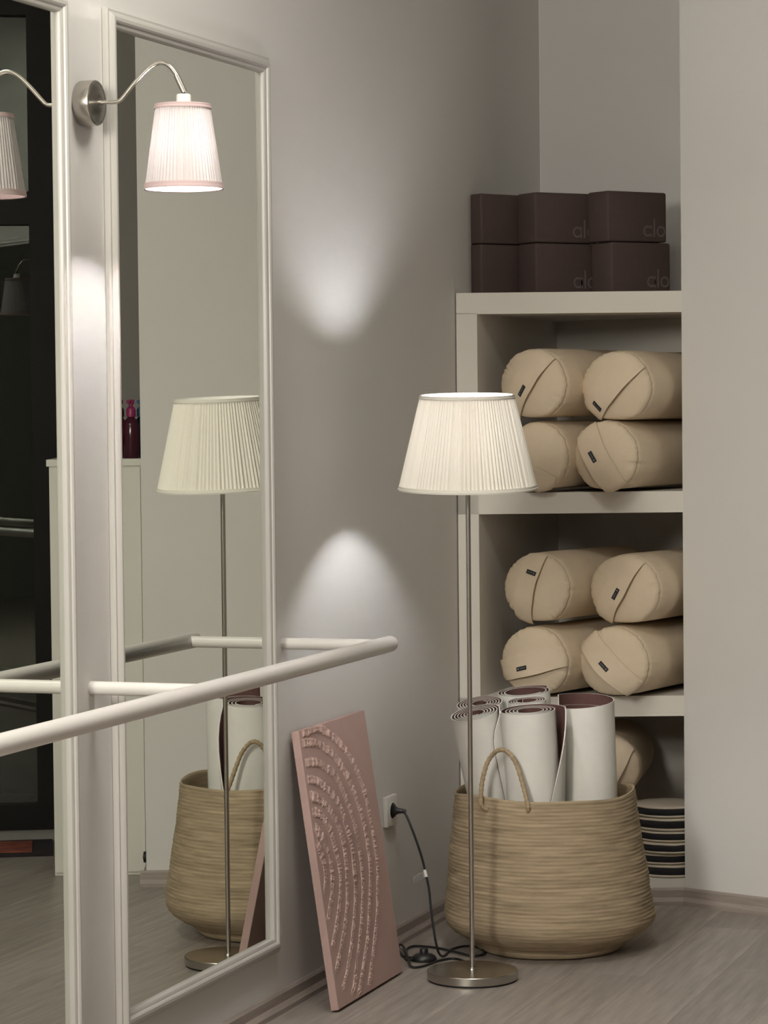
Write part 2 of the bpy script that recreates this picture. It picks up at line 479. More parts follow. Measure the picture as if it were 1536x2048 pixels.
# cord, plug, foot switch
def lrel(P): return [Vector(p) - Vector((LX, LY, 0)) for p in P]
hang = [(0.018, 7.300, 0.388), (0.036, 7.298, 0.387), (0.052, 7.288, 0.383), (0.068, 7.278, 0.358), (0.088, 7.270, 0.316), (0.106, 7.266, 0.268), (0.120, 7.258, 0.224), (0.134, 7.246, 0.179), (0.145, 7.226, 0.136), (0.158, 7.206, 0.09), (0.17, 7.19, 0.05), (0.176, 7.195, 0.018), (0.182, 7.206, 0.0045),
        (0.187, 7.222, 0.004), (0.178, 7.304, 0.004), (0.202, 7.362, 0.004), (0.256, 7.327, 0.008), (0.285, 7.262, 0.006), (0.262, 7.236, 0.004), (0.215, 7.25, 0.008), (0.137, 7.314, 0.004), (0.068, 7.325, 0.004), (0.056, 7.283, 0.004), (0.080, 7.197, 0.004), (0.105, 7.135, 0.004), (0.122, 7.132, 0.008)]
cord = MB().tube(lrel(catmull(hang, 8)), 0.0034, 8).build('power_cord', M['black'], t, True)
two = [(0.120, 7.136, 0.010), (0.085, 7.17, 0.005), (0.050, 7.231, 0.005), (0.034, 7.262, 0.006), (0.030, 7.290, 0.010), (0.040, 7.285, 0.012), (0.075, 7.215, 0.010), (0.115, 7.12, 0.006), (0.150, 7.046, 0.004), (0.177, 7.072, 0.004), (0.192, 7.145, 0.004), (0.218, 7.185, 0.004), (0.252, 7.170, 0.004), (0.300, 7.10, 0.006), (0.318, 7.062, 0.012)]
MB().tube(lrel(catmull(two, 8)), 0.0034, 8).build('lamp_cord', M['black'], t, True)
pl = MB().lathe([(0.0, 0.003), (0.017, 0.003), (0.018, 0.012), (0.012, 0.016), (0.008, 0.024), (0.0062, 0.038), (0.004, 0.046)], 20, axis='x')
plug = pl.build('plug', M['black'], t, True); plug.location = (-LX + 0.004, 7.300 - LY, 0.388)
c0 = Vector((0.117, 7.260, 0.232)); c1 = Vector((0.123, 7.255, 0.213))
MB().tube(lrel([c0, c1]), 0.0047, 12).build('cord_tag', M['whiteplastic'], cord, True)
mb = MB(); mb.add(lrel([(0.118, 7.257, 0.231), (0.122, 7.254, 0.214), (0.092, 7.236, 0.199), (0.088, 7.239, 0.214)]), [(0, 1, 2, 3)])
tg = mb.build('tag_flag', M['film'], cord)
mt, nt, b = new_mat('clear_film'); b.inputs['Base Color'].default_value = (0.8, 0.8, 0.78, 1); b.inputs['Alpha'].default_value = 0.12
tg.data.materials.clear(); tg.data.materials.append(mt)
mb = MB()
for r_ in range(3):
    for c_ in range(5):
        u_ = 0.25 + 0.14 * c_; v_ = 0.25 + 0.25 * r_
        A_, B_, C_, D_ = [Vector(q) for q in ((0.118, 7.257, 0.231), (0.122, 7.254, 0.214), (0.092, 7.236, 0.199), (0.088, 7.239, 0.214))]
        def uv(u, v): return A_ * (1 - u) * (1 - v) + D_ * u * (1 - v) + B_ * (1 - u) * v + C_ * u * v + Vector((0.0004, -0.0006, 0))
        mb.add(lrel([uv(u_, v_), uv(u_ + 0.09, v_), uv(u_ + 0.09, v_ + 0.1), uv(u_, v_ + 0.1)]), [(0, 1, 2, 3)])
mb.build('tag_print', M['black'], cord)
sw = MB().lathe([(0.030, 0.0), (0.034, 0.002), (0.035, 0.007), (0.031, 0.014), (0.022, 0.020), (0.012, 0.0225), (0.0, 0.023)], 32)
for v in sw.v: v.x *= 1.02; v.y *= 0.85
fs = sw.build('foot_switch', M['black'], t, True); fs.location = (0.149 - LX, 7.150 - LY, 0); fs.rotation_euler = (0, 0, YAW)
MB().lathe([(0.0115, 0.018), (0.0115, 0.033), (0.0105, 0.0345), (0.0, 0.035)], 24).build('switch_button', M['black'], fs, True)

# ------------------------------------------------------------------ wall sconces
def sconce(y, label, bulb):
    t = thing('wall_sconce', label, 'wall lamp', (0, y, 2.173), group='pleated wall lamps between the mirrors')
    MB().lathe([(0.047, -0.004), (0.0485, 0.0), (0.0485, 0.030), (0.0475, 0.0325), (0.044, 0.034), (0.040, 0.0335), (0.020, 0.041), (0.012, 0.0425), (0.0, 0.0425)], 64, axis='x').build('wall_mount', M['nickel'], t, True, 30)
    mb = MB(); mb.box((0.036, 0.005, -0.023), (0.0385, 0.0062, -0.012)); sl = mb.build('mount_slot', M['whiteplastic'], t)
    mb = MB(); mb.tube([(0.008, -0.0480, 0.003), (0.008, -0.0500, 0.003)], 0.0028, 10); mb.build('mount_screw', M['nickel'], t, True)
    P = [(0.040, 0, 0), (0.060, 0, 0), (0.078, 0, 0.0), (0.088, 0, 0.0035), (0.098, 0, 0.013), (0.120, 0, 0.037), (0.142, 0, 0.058), (0.158, 0, 0.070), (0.172, 0, 0.076), (0.186, 0, 0.0765), (0.200, 0, 0.070), (0.211, 0, 0.058), (0.220, 0, 0.044), (0.231, 0, 0.020)]
    MB().tube(catmull(P, 4), 0.0046, 16).build('arm', M['nickel'], t, True)
    MB().tube([(0.2165, 0, 0.049), (0.2345, 0, 0.012)], 0.0062, 16).build('arm_sleeve', M['nickel'], t, True)
    MB().lathe([(0.0035, 0.006), (0.0035, 0.016)], 12, (0.2325, 0, 0)).build('socket_pin', M['black'], t, True)
    MB().lathe([(0.015, -0.06), (0.0155, 0.006), (0.014, 0.009), (0.0, 0.0095)], 32, (0.2325, 0, 0)).build('lamp_socket', M['whiteplastic'], t, True)
    b = MB().lathe([(0.0, -0.045), (0.011, -0.05), (0.014, -0.062), (0.022, -0.078), (0.024, -0.094), (0.020, -0.108), (0.010, -0.117), (0.0, -0.119)], 24, (0.2325, 0, 0), cap=False)
    b.build('bulb', bulb, t, True)
    s = pleated('lamp_shade', 0.0800, 0.0560, -0.186, -0.016, 64, 0.0022, M['shade_s'], t, 7, rows=8)
    s.location = (0.2300, 0, 0)
    ring_band('shade_trim', 0.0822, 0.0812, -0.189, -0.178, M['trim_s'], s, 0.0018)
    ring_band('shade_trim', 0.0585, 0.0575, -0.021, -0.013, M['trim_s'], s, 0.0018)
    for i in range(3):
        a = 2 * PI * i / 3
        MB().tube([(0.015 * math.cos(a), 0.015 * math.sin(a), -0.02), (0.056 * math.cos(a), 0.056 * math.sin(a), -0.017)], 0.001, 6).build('carrier_wire', M['whiteplastic'], s, True)
    return t
sconce(5.372, 'nickel wall lamp with pink pleated shade on the strip between two mirrors', M['bulb_s'])

# globe pendants added out of view as fill light for the pillar and shelf
def pendant(x, y, label):
    t = thing('fill_pendant', label, 'fill lamp', (x, y, CEIL), group='added fill globes out of view')
    MB().lathe([(0.0, -0.03), (0.05, -0.03), (0.055, -0.025), (0.055, 0.0)], 32).build('ceiling_rose', M['nickel'], t, True)
    MB().lathe([(0.003, -0.82), (0.003, -0.025)], 8).build('hanging_cord', M['black'], t, True)
    MB().lathe([(0.03, -0.87), (0.03, -0.82), (0.01, -0.81)], 24).build('globe_holder', M['nickel'], t, True)
    pr = [(0.29 * math.sin(PI * q / 10), -1.15 - 0.29 * math.cos(PI * q / 10)) for q in range(0, 11)]
    MB().lathe(pr, 20, cap=False).build('glass_globe', M['globe'], t, True)
pendant(0.44, 2.75, 'added fill globe pendant out of view, nearer the mirrors')

t = thing('ceiling_fill_light', 'added flat round fill light overhead, out of view', 'ceiling light', (1.0, 5.2, CEIL))  # unseen disc added overhead to share the fill with the globes
MB().lathe([(0.42, 0.0), (0.42, -0.035), (0.405, -0.04), (0.40, -0.03)], 48, cap=False).build('light_rim', M['whiteplastic'], t, True)
MB().lathe([(0.0, -0.034), (0.402, -0.034)], 48, cap=False).build('light_diffuser', M['panel'], t)
pendant(0.44, 0.9, 'added fill globe pendant out of view, farther from the mirrors')

# ------------------------------------------------------------------ built-in shelf
t = thing('built_in_shelf', 'white built-in corner shelf with three open niches beside the pillar', 'shelf')
def board(name, z0, z1, left=0.0):
    a = S0 + (S1 - S0).normalized() * left
    return MB().prism([(a.x, a.y), (S1.x, S1.y), (NB[0] - 0.001, NB[1] - 0.001), (CORNER[0] + left, CORNER[1] - 0.003 - 0.3725 * left)], z0, z1).build(name, M['shelf'], t)
board('top_board', 1.797, 1.861)
board('shelf_board', 1.193, 1.257)
board('shelf_board', 0.575, 0.637)
board('plinth', 0.0, 0.079)
e = (S1 - S0).normalized() * 0.0625
MB().prism([(S0.x, S0.y), (S0.x + e.x, S0.y + e.y), (e.x, 8.87), (0.0, 8.90)], 0.079, 1.80).build('side_panel', M['shelf'], t)
MB().prism([(CORNER[0], CORNER[1] - 0.002), (NB[0], NB[1] - 0.002), (NB[0] - 0.004, NB[1] - 0.012), (CORNER[0], CORNER[1] - 0.012)], 0.079, 1.80).build('back_panel', M['shelf'], t)

# ------------------------------------------------------------------ yoga blocks
def arc_ring(cx, cz, r0, r1, n=36):
    v = []; f = []
    for i in range(n):
        a = 2 * PI * i / n
        for r in (r0, r1): v.append((cx + r * math.cos(a), 0, cz + r * math.sin(a)))
    for i in range(n):
        j = (i + 1) % n
        f.append((2 * i, 2 * i + 1, 2 * j + 1, 2 * j))
    return v, f
BW, BT, BH = 0.229, 0.102, 0.1525
block_me = {}
fa = math.radians(33)
bu = (RT * math.cos(fa) + FW * math.sin(fa)); brot = math.atan2(bu.y, bu.x)
blocks = [((0.4179, 8.1708), 2.0165, 0.0, 'dark brown foam block, top row, right one, nearest the pillar'),
          ((0.4185, 8.1705), 1.8620, 0.013, 'dark brown foam block, bottom row, right one, nearest the pillar'),
          ((0.2021, 8.1272), 2.0165, 0.0, 'dark brown foam block, top row, middle one, half covered by its neighbour'),
          ((0.2035, 8.1277), 1.8620, 0.0, 'dark brown foam block, bottom row, middle one, half covered by its neighbour'),
          ((0.0382, 8.1016), 2.0165, 0.0, 'dark brown foam block, top row, left one against the wall'),
          ((0.0370, 8.1011), 1.8620, 0.0, 'dark brown foam block, bottom row, left one against the wall')]
for bi, (xy, z, dx, lab) in enumerate(blocks):
    t = thing('yoga_block', lab, 'yoga block', (xy[0], xy[1], z), (0, 0, brot + math.radians((0, 0, -3.5, -3, 5, 4)[bi])), 'foam blocks on top of the shelf')
    if 'b' not in block_me:
        o = bevel_box('foam_body', (BW, BT, BH), 0.007, M['foam'], t, (BW / 2, BT / 2, BH / 2), 3); block_me['b'] = o.data
        # rounded letters a l o, low on the right of the broad face
        mb = MB(); ro, ri = 0.0170, 0.0112; cz = 0.0335; x0 = BW - 0.0065
        v, f = arc_ring(x0 - ro, cz, ri, ro); mb.add(v, f)                                        # o
        xl = x0 - 2 * ro - 0.006
        mb.add([(xl - 0.0058, 0, cz - ro), (xl, 0, cz - ro), (xl, 0, cz + ro + 0.022), (xl - 0.0058, 0, cz + ro + 0.022)], [(0, 1, 2, 3)])   # l
        xa = xl - 0.0058 - 0.006
        v, f = arc_ring(xa - ro, cz, ri, ro); mb.add(v, f)
        mb.add([(xa - 0.0058, 0, cz - ro), (xa, 0, cz - ro), (xa, 0, cz + ro), (xa - 0.0058, 0, cz + ro)], [(0, 1, 2, 3)])                   # a
        p = mb.build('printed_letters', M['foamprint'], t); block_me['p'] = p.data
    else:
        o = bpy.data.objects.new('foam_body', block_me['b']); COL.objects.link(o); o.parent = t
        p = bpy.data.objects.new('printed_letters', block_me['p']); COL.objects.link(p); p.parent = t
    o.location = (dx, 0, 0)
    if bi >= 4:
        bpy.data.objects.remove(p); continue
    p.location = (dx, -0.0003, 0)
    p['label'] = 'paler printed letters reading alo'

# ------------------------------------------------------------------ bolsters
def dome(rho):
    return -0.030 * (1 - rho ** 2.6) if rho < 1 else 0.0
def bolster(name_label, ctr, ang_deg, strap, R=0.116, sz=0.93, L=0.53, seed=0, with_strap=True, group='cotton bolsters in the niches'):
    """ctr = centre of the front face; strap = (angle, offset, width, label position along, label angle relative)"""
    t = thing('yoga_bolster', name_label, 'bolster', ctr, (0, 0, -math.radians(ang_deg)), group)
    n = 120
    prof = [(0.0, -0.030), (0.3, dome(0.3)), (0.55, dome(0.55)), (0.72, dome(0.72)), (0.84, dome(0.84)), (0.92, dome(0.92)), (0.965, -0.001), (0.985, 0.007), (0.990, 0.0115), (0.966, 0.0145), (0.992, 0.0175), (1.0, 0.034), (1.006, 0.06), (1.006, 0.10), (1.0, 0.17), (1.0, 0.28), (1.0, L - 0.06), (0.985, L - 0.02), (0.92, L), (0.6, L + 0.02), (0.0, L + 0.028)]
    v = []; f = []
    for j, (r, y) in enumerate(prof):
        for i in range(n):
            a = 2 * PI * i / n
            rr = R * r
            near = math.exp(-((y - 0.013) / 0.035) ** 2) if y > -0.012 else math.exp(-((r - 1) / 0.16) ** 2)
            wv = noise.noise(Vector((math.cos(a) * 7 + seed * 3.1, math.sin(a) * 7, 0.6 * seed))) * 0.5 + noise.noise(Vector((math.cos(a) * 15, math.sin(a) * 15 + seed, 1.7)))
            wr = max(0.0, noise.noise(Vector((math.cos(a) * 19 + seed, math.sin(a) * 19, 4.2)))) * (0.4 + max(0.0, noise.noise(Vector((math.cos(a) * 2 + seed * 2, math.sin(a) * 2, 0.3)))) * 1.6)
            rr *= 1 + (0.020 * wv - 0.060 * wr) * near * (1 if r > 0.5 else 0)
            big = noise.noise(Vector((math.cos(a) * 1.3 + seed, math.sin(a) * 1.3, y * 5)))
            rr *= 1 + 0.02 * big * r
            x = rr * math.cos(a); z = rr * math.sin(a) * sz
            if z < -0.85 * R * sz: z = -0.85 * R * sz + (z + 0.85 * R * sz) * 0.45      # sags where it rests
            v.append((x, y + (0.003 * wv + 0.010 * wr) * near * (1 if y < 0.012 else 0.3), z))
    for j in range(len(prof) - 1):
        for i in range(n):
            f.append((j * n + i, j * n + (i + 1) % n, (j + 1) * n + (i + 1) % n, (j + 1) * n + i))
    mesh_obj('bolster_cover', v, f, M['cotton'], t, smooth=True)
    if not with_strap: return t
    ang, off, wd, lpos, lrot = strap
    ca, sa = math.cos(math.radians(ang)), math.sin(math.radians(ang))
    half = math.sqrt(max(1e-4, (R * 0.99) ** 2 - off ** 2))
    def surf(al, b, lift):
        x = al * ca - b * sa; z = al * sa + b * ca
        rho = math.hypot(x, z) / R
        if rho < 0.97: y = dome(rho)
        else:
            s = 0.985 / rho; x *= s * 1.02; z *= s * 1.02; y = (rho - 0.97) * R * 0.8
        return Vector((x, y - lift, z * sz))
    na, nb = 22, 8
    top = []; bot = []
    for i in range(na + 1):
        s = i / na; al = -half * 1.06 + 2.12 * half * s
        for j in range(nb + 1):
            q = j / nb; b = off - wd / 2 + wd * q + 0.010 * math.sin(PI * s) * (q - 0.5)
            b += 0.004 * noise.noise(Vector((s * 3, q, seed)))
            lift = 0.005 + 0.012 * math.sin(PI * s) * (1 - q) ** 2 + 0.002 * noise.noise(Vector((s * 5, q * 3, seed + 9)))
            top.append(surf(al, b, lift + 0.0025)); bot.append(surf(al, b, lift))
    V_ = top + bot; o_ = len(top); F_ = []
    W_ = nb + 1
    for i in range(na):
        for j in range(nb):
            a = i * W_ + j
            F_.append((a, a + 1, a + W_ + 1, a + W_)); F_.append((o_ + a, o_ + a + W_, o_ + a + W_ + 1, o_ + a + 1))
    for i in range(na):
        for j in (0, nb):
            a = i * W_ + j; F_.append((a, a + W_, o_ + a + W_, o_ + a))
    for j in range(nb):
        for i in (0, na):
            a = i * W_ + j; F_.append((a, a + 1, o_ + a + 1, o_ + a))
    st = mesh_obj('handle_strap', V_, F_, M['strap'], t, smooth=True, sharp=50)
    # black woven label
    i = int(round((lpos * 0.5 + 0.5) * na)); j = nb // 2 - 1
    P = top[i * W_ + j]
    e1 = (top[min(i + 1, na) * W_ + j] - top[max(i - 1, 0) * W_ + j]).normalized()
    e2 = (top[i * W_ + j + 1] - top[i * W_ + j - 1]).normalized()
    nn = e1.cross(e2).normalized()
    if nn.y > 0: nn = -nn
    e2 = nn.cross(e1)
    c_, s_ = math.cos(math.radians(lrot)), math.sin(math.radians(lrot))
    ax, ay = e1 * c_ + e2 * s_, -e1 * s_ + e2 * c_
    def slab(mb, u0, u1, w0, w1, h0, h1):
        vv = [P + ax * u + ay * w_ + nn * h for h in (h0, h1) for (u, w_) in ((u0, w0), (u1, w0), (u1, w1), (u0, w1))]
        mb.add(vv, [(0, 3, 2, 1), (4, 5, 6, 7), (0, 1, 5, 4), (1, 2, 6, 5), (2, 3, 7, 6), (3, 0, 4, 7)])
    mb = MB(); slab(mb, -0.018, 0.018, -0.0062, 0.0062, -0.004, 0.0018)
    lb = mb.build('sewn_label', M['labelblack'], t); lb['label'] = 'small black woven label'
    mb = MB(); slab(mb, 0.0095, 0.0135, -0.002, 0.002, 0.0012, 0.0021)
    for q in range(7): slab(mb, -0.014 + q * 0.003, -0.0128 + q * 0.003, -0.0014, 0.0006 + 0.0012 * (q % 2), 0.0012, 0.0021)
    mb.build('label_print', M['print'], lb)
    return t

ZB = 0.108
bolster('bolster in upper niche, top left, peeking over the lamp shade', (0.219, 8.02, 1.583), 17, (57, 0.008, 0.066, -0.15, 180), seed=1)
bolster('bolster in upper niche, top right, diagonal strap, label near the lower end', (0.467, 8.060, 1.573), 13, (49, 0.006, 0.080, -0.66, 88), seed=2)
bolster('bolster in upper niche, bottom left, mostly behind the lamp shade', (0.228, 8.035, 1.257 + ZB), 14, (-24, -0.056, 0.062, -0.25, 66), seed=3, R=0.104, sz=1.03)
bolster('bolster in upper niche, bottom right, strap hanging over the shelf edge', (0.436, 8.050, 1.257 + ZB), 13, (-60, -0.010, 0.070, -0.05, 0), seed=4, R=0.106, sz=1.02)
bolster('bolster in middle niche, top left, upright strap, label near its top', (0.224, 8.025, 0.967), 17, (77, 0.014, 0.066, 0.50, -92), seed=5)
bolster('bolster in middle niche, top right, resting near the pillar edge', (0.484, 8.075, 0.962), 13, (61, 0.012, 0.066, -0.05, 0), seed=6)
bolster('bolster in middle niche, bottom left, nearly level strap', (0.217, 8.020, 0.637 + ZB), 16, (14, -0.004, 0.066, -0.15, 180), seed=7)
bolster('bolster in middle niche, bottom right, strap slanting down over the shelf edge', (0.454, 8.055, 0.637 + ZB), 13, (-46, -0.002, 0.070, 0.0, 0), seed=8)
bolster('shadowed bolster in the lowest niche behind the basket, upper one', (0.385, 8.205, 0.407), -8, (64, -0.02, 0.07, -0.1, 0), seed=11, R=0.112, L=0.45)
bolster('shadowed bolster in the lowest niche behind the basket, lower one', (0.375, 8.175, 0.187), -8, (-40, 0.0, 0.07, 0.0, 0), seed=12, R=0.112, L=0.45)

# ------------------------------------------------------------------ round cushions in the lowest niche
cz = 0.079
specs = [0.040, 0.034, 0.034, 0.034, 0.040, 0.036]
names = ['lowest', 'second from the bottom', 'third from the bottom', 'third from the top', 'second from the top', 'topmost']
for i, h in enumerate(specs):
    rnd = random.Random(i + 20)
    dx, dy = rnd.uniform(-0.006, 0.006), rnd.uniform(-0.006, 0.006)
    t = thing('floor_cushion', 'round beige cushion with black side, %s of the stack' % names[i], 'cushion', (0.566 + dx, 8.270 + dy, cz), (0, 0, rnd.uniform(0, 6)), 'flat round cushions in the lowest niche')
    R = 0.104
    n = 48; prof = [(0.0, 0.0), (0.92, 0.0), (1.0, 0.006), (1.01, 0.012)]
    def ringmesh(prof, name, mat, wave):
        v = []; f = []
        for (r, z) in prof:
            for k_ in range(n):
                a = 2 * PI * k_ / n
                wz = wave * noise.noise(Vector((math.cos(a) * 2.2 + i * 5, math.sin(a) * 2.2, i)))
                v.append((R * r * math.cos(a), R * r * math.sin(a), z + wz * min(1, r)))
        for j in range(len(prof) - 1):
            for k_ in range(n): f.append((j * n + k_, j * n + (k_ + 1) % n, (j + 1) * n + (k_ + 1) % n, (j + 1) * n + k_))
        return mesh_obj(name, v, f, mat, t, smooth=True)
    ringmesh([(0.0, 0.0), (0.93, 0.0), (0.985, 0.003), (1.0, h * 0.14), (0.99, h * 0.22), (0.97, h * 0.26)], 'cushion_bottom', M['cushion'], 0.0)
    ringmesh([(0.95, h * 0.20), (0.985, h * 0.24), (0.985, h * 0.80), (0.95, h * 0.84)], 'side_band', M['cushionblack'], 0.0012)
    ringmesh([(0.96, h * 0.76), (0.995, h * 0.80), (1.0, h * 0.90), (0.97, h * 0.96), (0.6, h * 0.99), (0.0, h)], 'cushion_top', M['cushion'], 0.0015)
    cz += h

# ------------------------------------------------------------------ basket
t = thing('woven_basket', 'large woven jute basket holding rolled mats behind the floor lamp', 'basket', (0.4276, 7.4323, 0))
BPROF = [(0.150, 0.004), (0.195, 0.004), (0.203, 0.010), (0.209, 0.020), (0.222, 0.030), (0.248, 0.045), (0.272, 0.060), (0.287, 0.076), (0.2925, 0.092), (0.2925, 0.110), (0.2895, 0.14), (0.285, 0.18), (0.280, 0.22), (0.275, 0.26), (0.270, 0.30), (0.265, 0.34), (0.2595, 0.38), (0.255, 0.415), (0.2505, 0.447)]
def prof_at(z):
    for (r0, z0), (r1, z1) in zip(BPROF[1:], BPROF[2:]):
        if z0 <= z <= z1: return r0 + (r1 - r0) * (z - z0) / (z1 - z0)
    return BPROF[-1][0]
n = 160; rows = 132; v = []; f = []
def bpt(a, z, inset=0.0, rib=True):
    r = prof_at(z) - inset
    rr = 0.0
    if rib:
        ph = (z / 0.447 * rows / 3.0 + a / (2 * PI)) * 2 * PI
        rr = 0.0012 * math.sin(ph) + 0.0022 * noise.noise(Vector((math.cos(a) * 3, math.sin(a) * 3, z * 130))) + 0.0035 * noise.noise(Vector((math.cos(a) * 2, math.sin(a) * 2, z * 26)))
    r += rr + 0.006 * noise.noise(Vector((math.cos(a) * 1.2 + 4, math.sin(a) * 1.2, z * 5)))
    sh_ = -0.012 * (z / 0.447)
    zz = z + (0.004 * math.sin(3 * a + 1) + 0.003 * math.sin(5 * a)) * max(0, (z - 0.3) / 0.147)
    return Vector((r * math.cos(a) + RT.x * sh_, r * math.sin(a) + RT.y * sh_, zz))
for j in range(rows + 1):
    z = 0.004 + (0.447 - 0.004) * j / rows
    for i in range(n): v.append(bpt(2 * PI * i / n, z))
for j in range(rows):
    for i in range(n): f.append((j * n + i, j * n + (i + 1) % n, (j + 1) * n + (i + 1) % n, (j + 1) * n + i))
k0 = len(v)                                  # rolled rim and inner skin
inner = [(0.447, 0.004), (0.440, 0.007)] + [(0.447 - 0.43 * q / 14, 0.007) for q in range(1, 15)]
for (z, ins) in inner:
    for i in range(n): v.append(bpt(2 * PI * i / n, max(z, 0.012), ins, False))
for i in range(n): f.append((rows * n + i, rows * n + (i + 1) % n, k0 + (i + 1) % n, k0 + i))
for j in range(len(inner) - 1):
    for i in range(n): f.append((k0 + j * n + i, k0 + j * n + (i + 1) % n, k0 + (j + 1) * n + (i + 1) % n, k0 + (j + 1) * n + i))
f.append(tuple(range(n - 1, -1, -1))); f.append(tuple(k0 + (len(inner) - 1) * n + i for i in range(n)))
mesh_obj('basket_body', v, f, M['jute'], t, smooth=True)
off = Vector((0.4276, 7.4323, 0))
def rope_handle(P, label=None):
    path = catmull([Vector(p) - off for p in P], 10)
    rs = [0.0062 + 0.0008 * math.sin(i * 1.9) for i in range(len(path))]
    o = MB().tube(path, rs, 12).build('rope_handle', M['rope'], t, True)
    return o
rope_handle([(0.322, 7.190, 0.418), (0.3085, 7.180, 0.432), (0.308, 7.181, 0.470), (0.314, 7.186, 0.515), (0.328, 7.192, 0.556), (0.352, 7.196, 0.581), (0.377, 7.198, 0.579), (0.402, 7.196, 0.550), (0.420, 7.190, 0.505), (0.434, 7.183, 0.462), (0.444, 7.173, 0.432), (0.440, 7.182, 0.416)])
def back(p):    # the far handle, folded down over the rim behind the mats
    q = Vector(p); d = q - off; return (off.x - d.x * 0.99, off.y - d.y * 0.99, q.z)
rope_handle([back(p) for p in [(0.322, 7.190, 0.418), (0.3085, 7.180, 0.432), (0.312, 7.181, 0.450), (0.328, 7.178, 0.470), (0.372, 7.172, 0.480), (0.418, 7.174, 0.470), (0.436, 7.175, 0.450), (0.444, 7.173, 0.432), (0.440, 7.182, 0.416)]])

# ------------------------------------------------------------------ rolled mats
def mat_roll(label, base, top, R, rin, turns, phi_end, loose=None, corner=None, tele=0.0, cw=True, seed=0):
    """spiral sheet, cream outside and maroon inside.  phi_end = direction of the free edge seen from above (0 = right, -90 = towards the viewer)"""
    base = Vector(base); top = Vector(top)
    zax = (top - base).normalized(); H = (top - base).length
    xax = (RT - zax * RT.dot(zax)).normalized(); yax = zax.cross(xax)
    t = thing('yoga_mat', label, 'yoga mat', base, group='rolled mats in the basket')
    mtx = Matrix(((xax.x, yax.x, zax.x), (xax.y, yax.y, zax.y), (xax.z, yax.z, zax.z))).to_4x4(); mtx.translation = base
    t.matrix_world = mtx
    sg = -1 if cw else 1
    TH = turns * 2 * PI
    extra = math.radians(loose[0]) if loose else 0.0
    rows = 14
    zs = [0.0, .1, .2, .3, .4, .5, .6, .7, .78, .84, .89, .93, .965, .985, 1.0]
    def rad(th, zr):
        if th <= TH: return rin + (R - rin) * th / TH
        q = (th - TH) / max(1e-6, extra)
        return R + loose[1] * (0.25 + 0.75 * min(1, max(0, (zr - 0.62) / 0.38))) * min(1.0, q) ** 0.9
    def end(zr):
        e = TH + extra
        if loose: e += math.radians(loose[2]) * (1 - zr) ** 0.8
        if corner and zr > 1 - corner[0]:
            q = (zr - (1 - corner[0])) / corner[0]
            e -= math.radians(corner[1]) * (1 - math.sqrt(max(0, 1 - q * q)))
        return e
    ph0 = math.radians(phi_end) - sg * (TH + extra)
    NS = int(44 * (turns + extra / 2 / PI)) + 10
    def layer(name, ra, rb, mat):
        v = []; f = []; n4 = 4
        for zi, zr in enumerate(zs):
            e = end(zr)
            for i in range(NS + 1):
                th = e * i / NS
                r = rad(th, zr); ph = ph0 + sg * th
                dz = -tele * (1 - th / TH) if th < TH else 0.0
                wob = 0.0012 * noise.noise(Vector((math.cos(ph) * 2 + seed, math.sin(ph) * 2, zr * 3)))
                for d in (ra, rb):
                    v.append(((r + d + wob) * math.cos(ph), (r + d + wob) * math.sin(ph), H * zr + dz))
        W_ = 2 * (NS + 1)
        for zi in range(len(zs) - 1):
            for i in range(NS):
                for d in (0, 1):
                    a = zi * W_ + 2 * i + d
                    f.append((a, a + 2, a + 2 + W_, a + W_) if d else (a, a + W_, a + 2 + W_, a + 2))
            for i in (0, NS):
                a = zi * W_ + 2 * i; f.append((a, a + 1, a + 1 + W_, a + W_))
        for zi in (0, len(zs) - 1):
            for i in range(NS):
                a = zi * W_ + 2 * i; f.append((a, a + 1, a + 3, a + 2))
        return mesh_obj(name, v, f, mat, t, smooth=True, sharp=50)
    layer('top_layer', 0.0, 0.0028, M['matw'])
    layer('underside', -0.0022, 0.0, M['matm'])
    return t
def B(dr, df): # point on the basket floor: right / away from the viewer
    p = off + RT * dr + FW * df; return (p.x, p.y, 0.03)
def A(dr, df, z):
    p = off + RT * dr + FW * df; return (p.x, p.y, z)
mat_roll('tightly rolled cream mat at the left front of the basket, rounded corner showing', A(-0.078, 0.030, 0.03), A(-0.207, -0.085, 0.672), 0.0715, 0.018, 6.0, -62, corner=(0.14, 75), seed=1)
mat_roll('tightly rolled cream mat behind the left front one', A(-0.108, 0.163, 0.07), A(-0.187, 0.055, 0.684), 0.0670, 0.018, 6.0, 60, seed=2)
mat_roll('cream mat in the basket centre with its outer turn coming loose', A(-0.020, -0.090, 0.03), A(-0.059, -0.130, 0.683), 0.0735, 0.032, 4.0, 8, loose=(190, 0.026, 150), cw=True, seed=3)
mat_roll('widest and tallest cream mat at the right of the basket', A(0.125, 0.020, 0.03), A(0.103, -0.020, 0.709), 0.0820, 0.066, 1.6, 150, seed=4, cw=False, tele=0.05)
mat_roll('cream mat at the back of the basket with a wide hollow', A(-0.008, 0.190, 0.07), A(-0.058, 0.140, 0.707), 0.0760, 0.052, 2.6, 40, loose=(70, 0.012, 8), seed=5)
mat_roll('cream mat squeezed in the middle between the back and front ones', A(0.006, 0.075, 0.03), A(-0.056, 0.020, 0.694), 0.0540, 0.024, 4.0, 120, seed=6)

